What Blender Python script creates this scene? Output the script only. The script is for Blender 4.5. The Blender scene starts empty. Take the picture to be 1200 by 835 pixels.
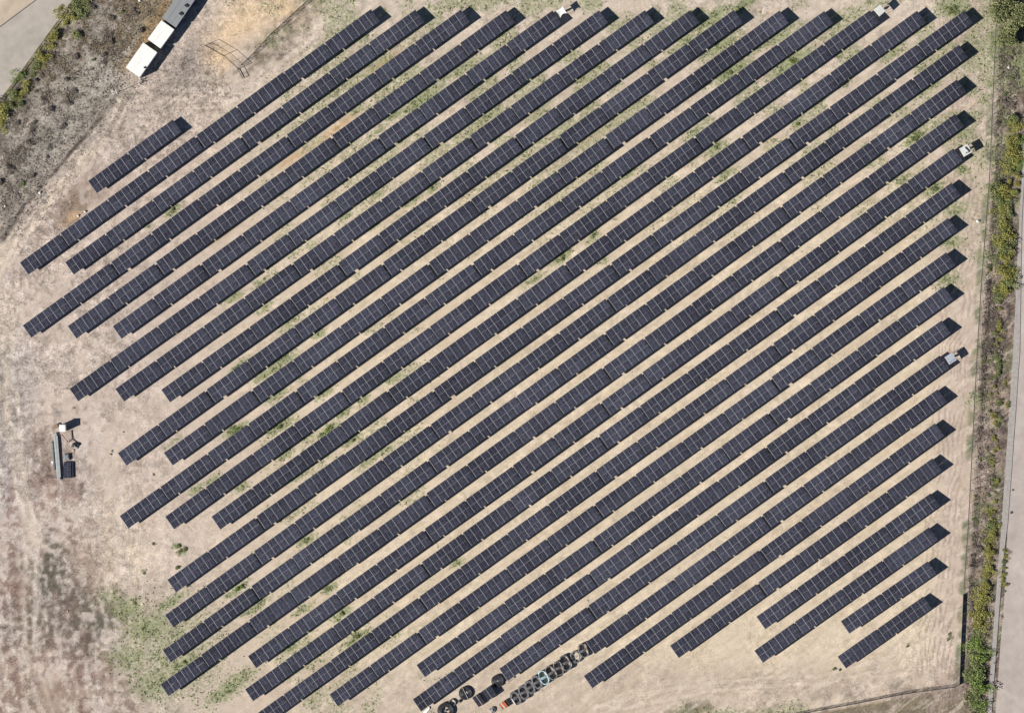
import bpy, bmesh, math, random
import numpy as np
from mathutils import Vector, Matrix
random.seed(7); rng = np.random.default_rng(11)
C = bpy.context.scene.collection
R = math.radians
S = 0.235                      # metres of ground per photo pixel (1200 wide)
H = 1000.0                     # camera height
# ------------------------------------------------------------------ camera, light
sc = bpy.context.scene
cam_d = bpy.data.cameras.new('camera'); cam = bpy.data.objects.new('camera', cam_d); C.objects.link(cam)
cam.location = (0, 0, H); cam_d.sensor_width = 36; cam_d.lens = 36*H/(1200*S)
cam_d.clip_start = 1; cam_d.clip_end = 6000
sc.camera = cam
SUN_EL = 30.0; SHADOW_DIR = 24.5
w = bpy.data.worlds.new('World'); sc.world = w; w.use_nodes = True
nt = w.node_tree; bg = nt.nodes['Background']
sky = nt.nodes.new('ShaderNodeTexSky'); sky.sky_type = 'NISHITA'; sky.sun_disc = False
a = R(SHADOW_DIR)
tosun = Vector((-math.cos(a)*math.cos(R(SUN_EL)), -math.sin(a)*math.cos(R(SUN_EL)), math.sin(R(SUN_EL))))
sky.sun_elevation = R(SUN_EL); sky.sun_rotation = math.atan2(tosun.x, tosun.y)
nt.links.new(sky.outputs[0], bg.inputs[0]); bg.inputs[1].default_value = 0.05
sky.air_density = .5; sky.dust_density = .1
sd = bpy.data.lights.new('sun', 'SUN'); sd.energy = 5.0; sd.angle = R(0.5); sd.color = (1.0, 0.965, 0.92)
so = bpy.data.objects.new('sun', sd); C.objects.link(so)
so.rotation_euler = tosun.to_track_quat('Z', 'Y').to_euler(); so.location = (0, 0, 60)
sc.view_settings.view_transform = 'Standard'; sc.view_settings.look = 'None'
sc.view_settings.exposure = 0.56; sc.view_settings.gamma = 1

# ------------------------------------------------------------------ helpers
def P(px, py, z=0.0):
    k = 1 - z/H
    return Vector(((px-600)*S*k, (417.5-py)*S*k, z))
def tag(o, label=None, cat=None, group=None, kind=None):
    if label: o['label'] = label
    if cat: o['category'] = cat
    if group: o['group'] = group
    if kind: o['kind'] = kind
    return o
def empty(name, loc, rz=0, label=None, cat=None, group=None):
    o = bpy.data.objects.new(name, None); C.objects.link(o); o.location = loc; o.rotation_euler = (0, 0, rz)
    o.empty_display_size = .3
    return tag(o, label, cat, group)
def link(name, me, parent=None, loc=(0, 0, 0), rot=(0, 0, 0)):
    o = bpy.data.objects.new(name, me); C.objects.link(o); o.parent = parent; o.location = loc; o.rotation_euler = rot
    return o
def copy_tree(o, parent=None):
    c = o.copy(); C.objects.link(c); c.parent = parent
    for ch in list(KIDS.get(o.name, [])): copy_tree_child(ch, c)
    return c
KIDS = {}
class MB:
    """collects boxes, tubes and polygons into one mesh"""
    def __init__(s): s.v = []; s.f = []
    def add(s, vs, fs):
        n = len(s.v); s.v += [tuple(v) for v in vs]; s.f += [tuple(i+n for i in f) for f in fs]; return s
    def box(s, c, d, rz=0, rx=0, ry=0):
        m = Matrix.Translation(c) @ Matrix.Rotation(rz, 4, 'Z') @ Matrix.Rotation(ry, 4, 'Y') @ Matrix.Rotation(rx, 4, 'X')
        x, y, z = d[0]/2, d[1]/2, d[2]/2
        vs = [m @ Vector(p) for p in ((-x,-y,-z),(x,-y,-z),(x,y,-z),(-x,y,-z),(-x,-y,z),(x,-y,z),(x,y,z),(-x,y,z))]
        return s.add(vs, ((0,3,2,1),(4,5,6,7),(0,1,5,4),(1,2,6,5),(2,3,7,6),(3,0,4,7)))
    def tube(s, a, b, r, n=6, r2=None):
        a = Vector(a); b = Vector(b); r2 = r if r2 is None else r2
        q = (b-a).to_track_quat('Z', 'Y')
        vs = []
        for p, rr in ((a, r), (b, r2)):
            for k in range(n):
                t = 2*math.pi*k/n; vs.append(p + q @ Vector((rr*math.cos(t), rr*math.sin(t), 0)))
        fs = [(k, (k+1) % n, n+(k+1) % n, n+k) for k in range(n)] + [tuple(range(n-1, -1, -1)), tuple(range(n, 2*n))]
        return s.add(vs, fs)
    def loop(s, pts, r, n=6, closed=True):
        """tube along a path"""
        m = len(pts); pts = [Vector(p) for p in pts]; vs = []
        for i, p in enumerate(pts):
            if closed: t = pts[(i+1) % m]-pts[i-1]
            else: t = pts[min(i+1, m-1)]-pts[max(i-1, 0)]
            q = t.to_track_quat('Z', 'Y')
            for k in range(n):
                an = 2*math.pi*k/n; vs.append(p + q @ Vector((r*math.cos(an), r*math.sin(an), 0)))
        fs = []
        for i in range(m if closed else m-1):
            j = (i+1) % m
            for k in range(n): fs.append((i*n+k, i*n+(k+1) % n, j*n+(k+1) % n, j*n+k))
        return s.add(vs, fs)
    def mesh(s, name, mat, smooth=False):
        me = bpy.data.meshes.new(name); me.from_pydata(s.v, [], s.f); me.update()
        if mat: me.materials.append(mat)
        if smooth: me.polygons.foreach_set('use_smooth', [True]*len(me.polygons))
        return me
    def build(s, name, mat, parent=None, loc=(0, 0, 0), rz=0, smooth=False, bevel=0):
        o = link(name, s.mesh(name, mat, smooth), parent, loc, (0, 0, rz))
        if bevel:
            b = o.modifiers.new('bevel', 'BEVEL'); b.width = bevel; b.segments = 2; b.limit_method = 'ANGLE'
        return o

# ------------------------------------------------------------------ materials
def lin(r, g, b): return tuple(((c/255)/12.92 if c/255 <= .04045 else (((c/255)+.055)/1.055)**2.4) for c in (r, g, b))
def mat(name, col, rough=.7, metal=0, var=.15, scale=3.0, bump=0, spec=.5, var_obj=0.0, detail=4):
    m = bpy.data.materials.new(name); m.use_nodes = True; t = m.node_tree; N = t.nodes; L = t.links
    b = N['Principled BSDF']; b.inputs['Roughness'].default_value = rough; b.inputs['Metallic'].default_value = metal
    b.inputs['Specular IOR Level'].default_value = spec
    tc = N.new('ShaderNodeTexCoord'); no = N.new('ShaderNodeTexNoise'); no.inputs['Scale'].default_value = scale; no.inputs['Detail'].default_value = detail
    L.new(tc.outputs['Object'], no.inputs['Vector'])
    mr = N.new('ShaderNodeMapRange'); mr.inputs['From Min'].default_value = .25; mr.inputs['From Max'].default_value = .75
    mr.inputs['To Min'].default_value = 1-var; mr.inputs['To Max'].default_value = 1+var
    L.new(no.outputs['Fac'], mr.inputs['Value'])
    out = mr.outputs[0]
    if var_obj:
        oi = N.new('ShaderNodeObjectInfo'); m2 = N.new('ShaderNodeMapRange'); m2.inputs['To Min'].default_value = 1-var_obj; m2.inputs['To Max'].default_value = 1+var_obj
        L.new(oi.outputs['Random'], m2.inputs['Value']); mu = N.new('ShaderNodeMath'); mu.operation = 'MULTIPLY'
        L.new(out, mu.inputs[0]); L.new(m2.outputs[0], mu.inputs[1]); out = mu.outputs[0]
    vm = N.new('ShaderNodeVectorMath'); vm.operation = 'SCALE'; vm.inputs[0].default_value = col[:3]
    L.new(out, vm.inputs['Scale']); L.new(vm.outputs[0], b.inputs['Base Color'])
    if bump:
        bp = N.new('ShaderNodeBump'); bp.inputs['Strength'].default_value = bump; bp.inputs['Distance'].default_value = .05
        L.new(no.outputs['Fac'], bp.inputs['Height']); L.new(bp.outputs[0], b.inputs['Normal'])
    return m
M = {}
M['alu'] = mat('aluminium', (.42, .42, .43), .45, .2, .12, 2.0)
M['rail'] = mat('bright_rail', (.42, .42, .44), .5, .1, .15, 2.0)
M['steel'] = mat('galvanised_steel', (.30, .31, .32), .5, .5, .25, 5.0)
M['white'] = mat('white_painted_roof', (.84, .83, .78), .5, 0, .06, .9, detail=8)
M['dirty_white'] = mat('dirty_white', (.62, .62, .58), .6, 0, .18, 1.5)
M['grey_roof'] = mat('grey_sheet_roof', (.27, .28, .28), .55, .1, .06, .8)
M['blue_wall'] = mat('blue_container_wall', (.03, .06, .14), .6, 0, .1, 1)
M['cream_wall'] = mat('cream_cabin_wall', (.55, .53, .47), .6, 0, .1, 1)
M['dark'] = mat('dark_metal', (.03, .03, .035), .6, .2, .2, 4)
M['black_plastic'] = mat('black_plastic', (.045, .045, .05), .45, 0, .3, 6)
M['grey_plastic'] = mat('grey_dusty_pipe', (.19, .185, .19), .6, 0, .45, 4)
M['blue_plastic'] = mat('pale_blue_pipe', (.45, .62, .68), .5, 0, .25, 5)
M['orange'] = mat('orange_plastic', (.62, .14, .05), .6, 0, .2, 5)
M['wood'] = mat('weathered_wood', (.24, .17, .11), .8, 0, .3, 6)
M['concrete'] = mat('pale_concrete', (.36, .33, .30), .85, 0, .18, 1.3, .3)
M['tarp'] = mat('tan_tarpaulin', (.38, .30, .24), .8, 0, .15, 2)
M['fence_wire'] = mat('rusty_wire', (.07, .06, .055), .7, .2, .3, 4)
M['screen'] = mat('dark_green_screen_cloth', (.07, .08, .06), .9, 0, .25, 3)
M['sheet'] = mat('silver_sheet', (.50, .53, .58), .35, .2, .18, 1.6)
M['bark'] = mat('bark', (.10, .075, .05), .9, 0, .3, 6)

def foliage_mat(name, c1, c2, scale=.8):
    m = bpy.data.materials.new(name); m.use_nodes = True; t = m.node_tree; N = t.nodes; L = t.links
    b = N['Principled BSDF']; b.inputs['Roughness'].default_value = .65; b.inputs['Specular IOR Level'].default_value = .25
    tc = N.new('ShaderNodeNewGeometry'); no = N.new('ShaderNodeTexNoise'); no.inputs['Scale'].default_value = scale; no.inputs['Detail'].default_value = 5
    L.new(tc.outputs['Position'], no.inputs['Vector'])
    ri = N.new('ShaderNodeMath'); ri.operation = 'MULTIPLY_ADD'; ri.inputs[1].default_value = .5; L.new(tc.outputs['Random Per Island'], ri.inputs[0]); L.new(no.outputs['Fac'], ri.inputs[2])
    cr = N.new('ShaderNodeValToRGB'); cr.color_ramp.elements[0].position = .45; cr.color_ramp.elements[1].position = .95
    cr.color_ramp.elements[0].color = (*c1, 1); cr.color_ramp.elements[1].color = (*c2, 1)
    L.new(ri.outputs[0], cr.inputs[0]); L.new(cr.outputs[0], b.inputs['Base Color'])
    return m
F_YEL = foliage_mat('yellow_green_leaves', (.16, .155, .045), (.40, .38, .10))
F_GRN = foliage_mat('green_leaves', (.12, .145, .05), (.27, .30, .12))
F_BRT = foliage_mat('bright_green_leaves', (.10, .16, .035), (.26, .34, .09))
F_DRY = foliage_mat('dry_scrub_twigs', (.11, .094, .08), (.28, .235, .19))
F_WEED = foliage_mat('weed_leaves', (.10, .13, .05), (.30, .34, .14))

# solar glass : faint cell grid, mottled, one seam where two modules meet
def panel_mat():
    m = bpy.data.materials.new('solar_glass'); m.use_nodes = True; t = m.node_tree; N = t.nodes; L = t.links
    b = N['Principled BSDF']; b.inputs['Roughness'].default_value = .22; b.inputs['Specular IOR Level'].default_value = .5
    tc = N.new('ShaderNodeTexCoord'); g = N.new('ShaderNodeNewGeometry')
    no = N.new('ShaderNodeTexNoise'); no.inputs['Scale'].default_value = 2.6; no.inputs['Detail'].default_value = 3; L.new(g.outputs['Position'], no.inputs['Vector'])
    br = N.new('ShaderNodeTexBrick'); br.offset = 0; br.inputs['Scale'].default_value = 1; br.inputs['Mortar Size'].default_value = .012
    br.inputs['Brick Width'].default_value = .365; br.inputs['Row Height'].default_value = .36; br.inputs['Mortar Smooth'].default_value = .3
    br.inputs['Color1'].default_value = (.85, .85, .85, 1); br.inputs['Color2'].default_value = (1.1, 1.1, 1.1, 1); br.inputs['Mortar'].default_value = (2.6, 2.6, 2.4, 1)
    L.new(tc.outputs['Object'], br.inputs['Vector'])
    sx = N.new('ShaderNodeSeparateXYZ'); L.new(tc.outputs['Object'], sx.inputs[0])
    ab = N.new('ShaderNodeMath'); ab.operation = 'ABSOLUTE'; L.new(sx.outputs[0], ab.inputs[0])
    lt = N.new('ShaderNodeMath'); lt.operation = 'LESS_THAN'; lt.inputs[1].default_value = .022; L.new(ab.outputs[0], lt.inputs[0])
    mr = N.new('ShaderNodeMapRange'); mr.inputs['From Min'].default_value = .3; mr.inputs['From Max'].default_value = .7; mr.inputs['To Min'].default_value = .55; mr.inputs['To Max'].default_value = 1.5
    L.new(no.outputs['Fac'], mr.inputs['Value'])
    oi = N.new('ShaderNodeObjectInfo'); m2 = N.new('ShaderNodeMapRange'); m2.inputs['To Min'].default_value = .85; m2.inputs['To Max'].default_value = 1.15; L.new(oi.outputs['Random'], m2.inputs['Value'])
    big = N.new('ShaderNodeTexNoise'); big.inputs['Scale'].default_value = .045; big.inputs['Detail'].default_value = 5; L.new(g.outputs['Position'], big.inputs['Vector'])
    m3 = N.new('ShaderNodeMapRange'); m3.inputs['From Min'].default_value = .3; m3.inputs['From Max'].default_value = .7; m3.inputs['To Min'].default_value = .75; m3.inputs['To Max'].default_value = 1.35; L.new(big.outputs['Fac'], m3.inputs['Value'])
    k0 = N.new('ShaderNodeMath'); k0.operation = 'MULTIPLY'; L.new(m3.outputs[0], k0.inputs[0]); L.new(m2.outputs[0], k0.inputs[1])
    k = N.new('ShaderNodeMath'); k.operation = 'MULTIPLY'; L.new(mr.outputs[0], k.inputs[0]); L.new(k0.outputs[0], k.inputs[1])
    ad = N.new('ShaderNodeMath'); ad.operation = 'MULTIPLY_ADD'; ad.inputs[1].default_value = 2.0; L.new(lt.outputs[0], ad.inputs[0]); L.new(k.outputs[0], ad.inputs[2])
    v1 = N.new('ShaderNodeVectorMath'); v1.operation = 'SCALE'; L.new(br.outputs['Color'], v1.inputs[0]); L.new(ad.outputs[0], v1.inputs['Scale'])
    v2 = N.new('ShaderNodeVectorMath'); v2.operation = 'MULTIPLY'; v2.inputs[1].default_value = (.036, .0365, .051); L.new(v1.outputs[0], v2.inputs[0])
    L.new(v2.outputs[0], b.inputs['Base Color'])
    return m
M['panel'] = panel_mat()
M['panel_frame'] = mat('black_panel_frame', (.11, .11, .12), .5, .2, .1, 2)

# ------------------------------------------------------------------ ground
ROWS = [ # left upper corner, right upper corner (photo px), tables
 (103.1,212.1, 202.4,140.1,1),(23.1,307.4, 434.5,10.8,4),(76.2,307.4, 486.6,11.3,4),(26.4,381, 540.1,11.3,5),(79,381.5, 593,12,5),
 (132,382.3, 647.5,12.5,5),(81.7,455.8, 701.8,12,6),(135.3,455.8, 755.9,12,6),(189,456.5, 808.7,12,6),(137.8,530.7, 860.2,12,7),
 (191.9,530.2, 913.8,12.6,7),(140,604.1, 965.9,12.6,8),(193.6,604.9, 1019.5,12.3,8),(247.7,604.9, 1074.8,12.6,8),(196.1,679, 1130,13,9),
 (193.6,720.5, 1123.8,52.8,9),(190.6,761.5, 1121.3,93,9),(188.1,801.5, 1119.3,133.3,9),(290.4,768.3, 1117.5,174,8),(287.1,807.3, 1115,213.8,8),
 (284.5,847, 1111.2,255.3,8),(386,813.1, 1108.7,295,7),(488.1,778.9, 1106.2,335.8,6),(483.6,818.6, 1103.2,375.3,6),(585.4,783.4, 1101.5,416,5),
 (687,751.5, 1098.6,455.8,4),(684.2,791.5, 1096.1,496.2,4),(785.3,756.3, 1093.1,536.5,3),(886.6,722.3, 1091,577.5,2),(884.1,762, 1089,617.5,2),
 (985.5,727.6, 1087.3,657.2,1),(981.7,769, 1082.3,698.4,1)]

def vnoise(x, y, seed):
    xi = np.floor(x).astype(np.int64); yi = np.floor(y).astype(np.int64); fx = x-xi; fy = y-yi
    fx = fx*fx*(3-2*fx); fy = fy*fy*(3-2*fy)
    def h(i, j):
        n = (i*374761393 + j*668265263 + seed*1442695041) & 0xffffffff
        n = ((n ^ (n >> 13))*1274126177) & 0xffffffff
        return ((n ^ (n >> 16)) & 0xffff)/65535.0
    return (h(xi, yi)*(1-fx)+h(xi+1, yi)*fx)*(1-fy)+(h(xi, yi+1)*(1-fx)+h(xi+1, yi+1)*fx)*fy
def fbm(x, y, f, seed, o=4, g=.5):
    t = 0; am = 1; s = 0
    for k in range(o):
        t = t+am*vnoise(x*f*2**k+17*k, y*f*2**k-9*k, seed+k); s += am; am *= g
    return t/s
def sstep(x, a, b):
    t = np.clip((x-a)/(b-a), 0, 1); return t*t*(3-2*t)
def segdist(x, y, pts):
    d = np.full(x.shape, 1e9)
    for (x0, y0), (x1, y1) in zip(pts[:-1], pts[1:]):
        dx, dy = x1-x0, y1-y0; t = np.clip(((x-x0)*dx+(y-y0)*dy)/(dx*dx+dy*dy), 0, 1)
        d = np.minimum(d, np.hypot(x-x0-t*dx, y-y0-t*dy))
    return d
def xat(y, pts):     # x of a top to bottom polyline at y
    return np.interp(y, [p[1] for p in pts], [p[0] for p in pts])
def blob(x, y, cx, cy, rx, ry, deg):
    c, s = math.cos(R(deg)), math.sin(R(deg)); u = (x-cx)*c-(y-cy)*s; v = (x-cx)*s+(y-cy)*c
    return np.exp(-((u/rx)**2+(v/ry)**2))
FENCE_R = [(1169,-200),(1166,50),(1159,210),(1155,262),(1149,340),(1144,425),(1134,620),(1129,700),(1124,803)]
SCARP = [(240,-60),(213,0),(172,48),(138,112),(100,160),(60,207),(25,255),(-30,310)]
ROAD_L = [(140,-78),(85,0),(0,118),(-90,243)]
GREENS = [(541,80,16,1),(493.6,118,22,1.1),(463,136,14,.9),(441,156,12,.7),(400,70,12,.5),(418,128,9,.8),(576,136,16,.8),(556,151,12,.8),(801,50,18,.8),(846,53,22,1),
 (856,85,18,1.2),(889,55,14,.7),(834,23,20,1.1),(869,8,16,1.1),(814,156,9,1),(839,173,12,1),(633,126,14,.7),(685,95,8,.8),(912,43,16,.9),(928,73,22,1.2),(915,83,12,.9),(1046,63,15,.9),
 (935,146,7,1),(1026,121,10,.7),(1086,105,18,.8),(1073,161,12,1.3),(1119,10,14,1.2),(1129,156,8,.9),(1129,199,8,.9),(203,245,10,1),(171,265,7,.7),(274,348,11,.9),(506,220,8,1.1),(441,228,8,1),
 (405,253,8,.8),(483,235,12,.8),(438,263,9,.9),(315,311,10,.8),(305,331,10,.8),(340,376,14,.8),(310,361,9,.9),(373,391,6,1),(695.5,275.5,7,1.1),(659,303,10,1.2),(625,328,12,.9),(736,205,7,1),
 (851,205,12,1),(861,235,9,.7),(708,306,5,.8),(1096,221,9,1.3),(1058,211,9,1),(1119,245,12,.8),(1116,283,12,.8),(1111,328,14,.7),(328,500,12,1.3),(380,460,12,.9),(335,533,10,.9),
 (383,503,11,1.3),(413,516,10,1),(403,483,8,1),(328,425,16,1.1),(307,440,10,1),(426,468,6,1),(461,443,11,.9),(325,463,14,.8),(436,536,18,.8),(350,558,13,.8),(453,528,9,.8),
 (277,503,12,1.3),(282,428,12,1),(249,561,8,1),(229,573,8,1),(284,571,8,.9),(201,518,10,.6),(277,690,11,1.3),(216,776,14,1.3),(270,805,28,.9),(360,632,9,1),(387,689,8,1.1),
 (400,718,10,1.2),(418,746,14,1.2),(340,758,12,1),(355,713,12,.8),(536,658,7,.9),(300,710,14,1),(175,735,26,.8),(155,770,24,.7),(200,705,18,.9),(185,800,26,.8),(150,712,16,.8),(230,700,12,.7),
 (240,735,12,.7),(205,745,14,.8),(130,700,14,.6),(1165,130,20,.3),(1155,300,14,.6),(1145,470,12,.6),(205,640,5,.8),(215,645,5,.9)]

# non-uniform grid: dense under the photo, stretching out to the horizon
def axis(half, step, far):
    a = list(np.arange(0, half, step)); s = step
    while a[-1] < far: s *= 1.35; a.append(a[-1]+s)
    a = np.array(a); return np.concatenate([-a[:0:-1], a])
ax = axis(148, .42, 3000); ay = axis(104, .42, 3000)
X, Y = np.meshgrid(ax, ay); nx, ny = len(ax), len(ay)
px = X/S+600; py = 417.5-Y/S
wx = px+(fbm(px, py, 1/22, 3)-.5)*26; wy = py+(fbm(px, py, 1/22, 9)-.5)*26     # ragged region borders
def mix(c, col, m): return c*(1-m[..., None])+np.array(lin(*col))[None, None, :]*m[..., None]
def c3(col): return np.ones(X.shape+(3,))*np.array(lin(*col))[None, None, :]
n1 = fbm(px, py, 1/60, 21); n2 = fbm(px, py, 1/14, 33); n3 = fbm(px, py, 1/5, 47, 3)
d_sc = np.sign(px-np.interp(py, [p[1] for p in SCARP], [p[0] for p in SCARP]))*segdist(wx, wy, SCARP)      # + = field side
fieldc = sstep(wx, 150, 420)
soil = c3((208, 192, 174))                                                   # open ground of the left
soil = mix(soil, (224, 207, 181), fieldc*sstep(wy, -60, 260))                # sand among the rows
soil = mix(soil, (212, 198, 176), fieldc*(1-sstep(wy, 60, 260))*.9)
soil = mix(soil, (206, 188, 168), sstep(wx, 1085, 1115)*.8)
soil = mix(soil, (207, 190, 170), sstep(wy, 760, 800)*fieldc*.9)
soil = mix(soil, (192, 176, 160), sstep(n1, .42, .62)*(1-sstep(wx, 90, 210))*sstep(wy, 420, 560))
soil = mix(soil, (150, 130, 120), sstep(n2*.5+n3*.5, .50, .58)*(1-sstep(wx, 90, 190))*sstep(wy, 470, 580)*.6)
soil = mix(soil, (198, 190, 180), (1-sstep(wx, 10, 60))*sstep(wy, 380, 420)*(1-sstep(wy, 560, 640)))
soil = mix(soil, (122, 118, 104), blob(wx, wy, 55, 685, 34, 40, 0)*.7)
soil = mix(soil, (118, 110, 96), blob(wx, wy, 112, 722, 26, 34, 0)*.8)
soil = mix(soil, (196, 180, 158), blob(wx, wy, 20, 790, 30, 40, 0)*.5)
soil = mix(soil, (150, 128, 104), blob(wx, wy, 60, 815, 42, 20, 0)*.7)
soil = mix(soil, (222, 206, 180), blob(wx, wy, 145, 665, 40, 40, 0)*.8)
soil = mix(soil, (150, 142, 130), blob(wx, wy, 8, 460, 20, 36, 0)*.5)
soil = mix(soil, (132, 118, 100), blob(wx, wy, 50, 530, 18, 34, 0)*.6)
soil = mix(soil, (140, 118, 96), blob(wx, wy, 92, 236, 44, 20, 40)*.85)      # brown verge left of the first rows
soil = mix(soil, (214, 178, 132), blob(px, py, 85, 255, 14, 5, 35)*.8)
soil = mix(soil, (204, 172, 128), blob(px, py, 451, 75, 26, 5, 35)+blob(px, py, 393, 151, 34, 5, 35)+blob(px, py, 340, 188, 20, 5, 35)*.9)
soil = mix(soil, (170, 150, 112), blob(px, py, 258, 275, 18, 5, 35)*.8)
soil = mix(soil, (188, 166, 140), blob(px, py, 690, 162, 40, 5, 35)*.7)
# upper left : scarp of scrub, bare tan clearing, grey gravel
def streak(deg, f, ratio, seed, o=4):
    c_, s_ = math.cos(R(deg)), math.sin(R(deg)); u = px*c_-py*s_; v = px*s_+py*c_
    return fbm(u/ratio, v, f, seed, o, .6)
sA = streak(52, 1/7, 7, 201); sV = streak(96, 1/9, 4, 211); sF = streak(35, 1/4, 6, 221)
left = 1-sstep(wx, 110, 230)
soil = mix(soil, (150, 124, 112), left*sstep(wy, 480, 600)*sstep(sV*.6+n3*.4, .50, .60)*.75*(.25+.75*sstep(n1, .38, .55))*(1-sstep(px, 78, 120)*(1-sstep(py, 640, 700))))
DK = np.clip(blob(wx, wy, 58, 665, 26, 36, 0)+blob(wx, wy, 112, 722, 30, 40, -25)+blob(wx, wy, 35, 735, 40, 22, 0)*.7+blob(wx, wy, 8, 450, 16, 40, 0)*.6+blob(wx, wy, 92, 560, 12, 30, 10)*.3, 0, 1)
soil = mix(soil, (108, 102, 88), DK*sstep(n3*.6+n2*.4, .36, .50)*.9)
soil = mix(soil, (88, 92, 72), DK*sstep(n3, .54, .66)*.6)
soil = mix(soil, (222, 206, 180), blob(wx, wy, 140, 620, 36, 70, 0)*.7)
soil = mix(soil, (222, 210, 196), left*sstep(sV*.6+n3*.4, .50, .38)*.45)
soil = mix(soil, (150, 140, 128), left*(1-sstep(wy, 480, 600))*sstep(n3*.7+n2*.3, .56, .66)*.5)
scrub = (1-sstep(d_sc+(n2-.5)*70+(n3-.5)*20, -22, 24))
soil = mix(soil, (172, 162, 148), scrub)
soil = mix(soil, (122, 113, 103), scrub*sstep(sA*.6+n2*.4, .44, .58)*.85)
soil = mix(soil, (92, 84, 76), scrub*sstep(n3*.6+n2*.4, .56, .66)*.5*(1-sstep(wx-wy*.3, 120, 150)))
soil = mix(soil, (150, 134, 100), scrub*blob(wx, wy, 170, 10, 22, 60, 35)*.8)
soil = mix(soil, (128, 112, 84), scrub*(1-sstep(wy, 60, 150))*sstep(n3*.5+n2*.5, .42, .58)*.75)
soil = mix(soil, (138, 136, 84), (1-sstep(segdist(wx, wy, ROAD_L), 8, 22))*sstep(n3, .35, .6)*.8)
soil = mix(soil, (158, 128, 84), (1-sstep(segdist(wx, wy, [(205,-10),(168,45),(140,82)]), 3, 12))*.7)
soil = mix(soil, (184, 177, 164), blob(wx, wy, 118, 92, 26, 22, 45)*.9)
soil = mix(soil, (176, 170, 158), blob(wx, wy, 62, 170, 18, 50, -40)*.7)
soil = mix(soil, (190, 176, 156), blob(wx, wy, 190, 110, 60, 24, 30)*.7)
soil = mix(soil, (168, 158, 146), blob(wx, wy, 225, 70, 22, 40, -35)*.9)
soil = mix(soil, (160, 150, 138), blob(wx, wy, 210, 115, 90, 45, 30)*sstep(sF*.5+n3*.5, .48, .58)*.6)
soil = mix(soil, (232, 204, 162), np.clip(blob(wx, wy, 285, 25, 40, 24, 35)*1.1+blob(wx, wy, 338, 8, 22, 22, 0)*.8+blob(wx, wy, 256, 70, 14, 16, 0)*.8, 0, .95))
soil = mix(soil, (136, 124, 108), (1-sstep(segdist(wx, wy, [(385,-20),(328,44),(292,76)]), 5, 22))*(.35+.6*sstep(n3*.6+n2*.4, .42, .58)))
soil = mix(soil, (216, 200, 176), (1-sstep(segdist(wx, wy, [(-20,330),(20,290),(60,235),(100,190),(140,150)]), 3, 9))*.8)   # wheel track
for pts_, wd_ in (([(-20,345),(18,300),(58,246),(98,200),(128,165),(150,128),(185,112)], 2.2),([(-20,330),(8,300),(50,238),(90,192),(120,156),(142,120),(180,100)], 2.2),
                  ([(185,118),(250,122),(310,108),(380,60),(440,0)], 2.5),([(185,108),(250,110),(300,96),(360,54),(420,-6)], 2.5),([(8,330),(4,420),(16,520),(30,640),(28,760),(50,850)], 2.5),([(20,330),(16,420),(28,520),(42,640),(40,760),(62,850)], 2.5),
                  ([(140,560),(150,640),(158,700),(150,760)], 2),([(152,560),(162,640),(170,700),(163,760)], 2),([(120,800),(190,835),(260,860)], 3),([(105,815),(180,850)], 3),
                  ([(690,835),(820,810),(960,800),(1050,780),(1100,735),(1112,640)], 2),([(690,825),(820,800),(955,790),(1040,770),(1088,728),(1100,640)], 2)):
    dd_ = segdist(px+(n1-.5)*14, py+(n1-.5)*14, pts_)
    soil = mix(soil, (226, 212, 192), (1-sstep(dd_, wd_*.5, wd_*1.5))*.55*(.4+.6*sstep(n2, .35, .55)))
    soil = mix(soil, (160, 142, 124), (1-sstep(np.abs(dd_-wd_*1.7), .3, 1.4))*.40*sstep(n3, .4, .6))
soil = mix(soil, (216, 202, 180), (1-sstep(segdist(wx, wy, [(5,340),(12,500),(40,640)]), 4, 14))*.5)
dscar = segdist(px+(n2-.5)*6, py+(n3-.5)*4, [(136,119),(118,140),(92,170),(62,205),(30,240),(5,280)])
soil = mix(soil, (62, 54, 46), (1-sstep(dscar, .6, 3.6))*(.25+.55*sstep(n3*.5+n2*.5, .4, .6)))
# right strip outside the fence
dr = wx*0+px-xat(py, FENCE_R)
rs = sstep(dr, 2, 9)
soil = mix(soil, (150, 134, 120), rs)
soil = mix(soil, (92, 82, 74), rs*sstep(n2, .42, .62)*.9)
soil = mix(soil, (112, 118, 84), rs*sstep(fbm(px, py, 1/18, 71), .5, .66)*.8)
soil = mix(soil, (104, 116, 84), sstep(dr, -9, -4)*(1-sstep(dr, 1, 5))*sstep(n2, .40, .6)*.8)
# bottom verge outside the lower fence
yb = np.interp(px, [300, 560, 700, 870, 940, 1124], [900, 870, 845, 848, 836, 804])
dbm = wy-yb
soil = mix(soil, (128, 118, 98), sstep(py-yb, -1, 4)*(px > 880))
soil = mix(soil, (120, 112, 98), sstep(dbm, -34, -12)*sstep(n2, .45, .62)*sstep(wx, 740, 820)*(1-sstep(wx, 930, 1000)))
soil = mix(soil, (150, 134, 124), sstep(dbm, -30, -10)*(px > 930)*(px < 1130)*sstep(n2, .42, .6)*.6)
soil = mix(soil, (192, 172, 142), fieldc*sstep(sF, .54, .64)*.28)
soil = mix(soil, (232, 216, 192), fieldc*sstep(sF, .44, .34)*.4)
# wheel ruts inside the right fence
rut = np.sin((px+py*.12+(n1-.5)*30)*1.15)
soil = mix(soil, (176, 158, 140), sstep(rut, .1, .9)*sstep(dr, -60, -40)*(1-sstep(dr, -12, -5))*sstep(n2, .34, .5)*.8)
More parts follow.
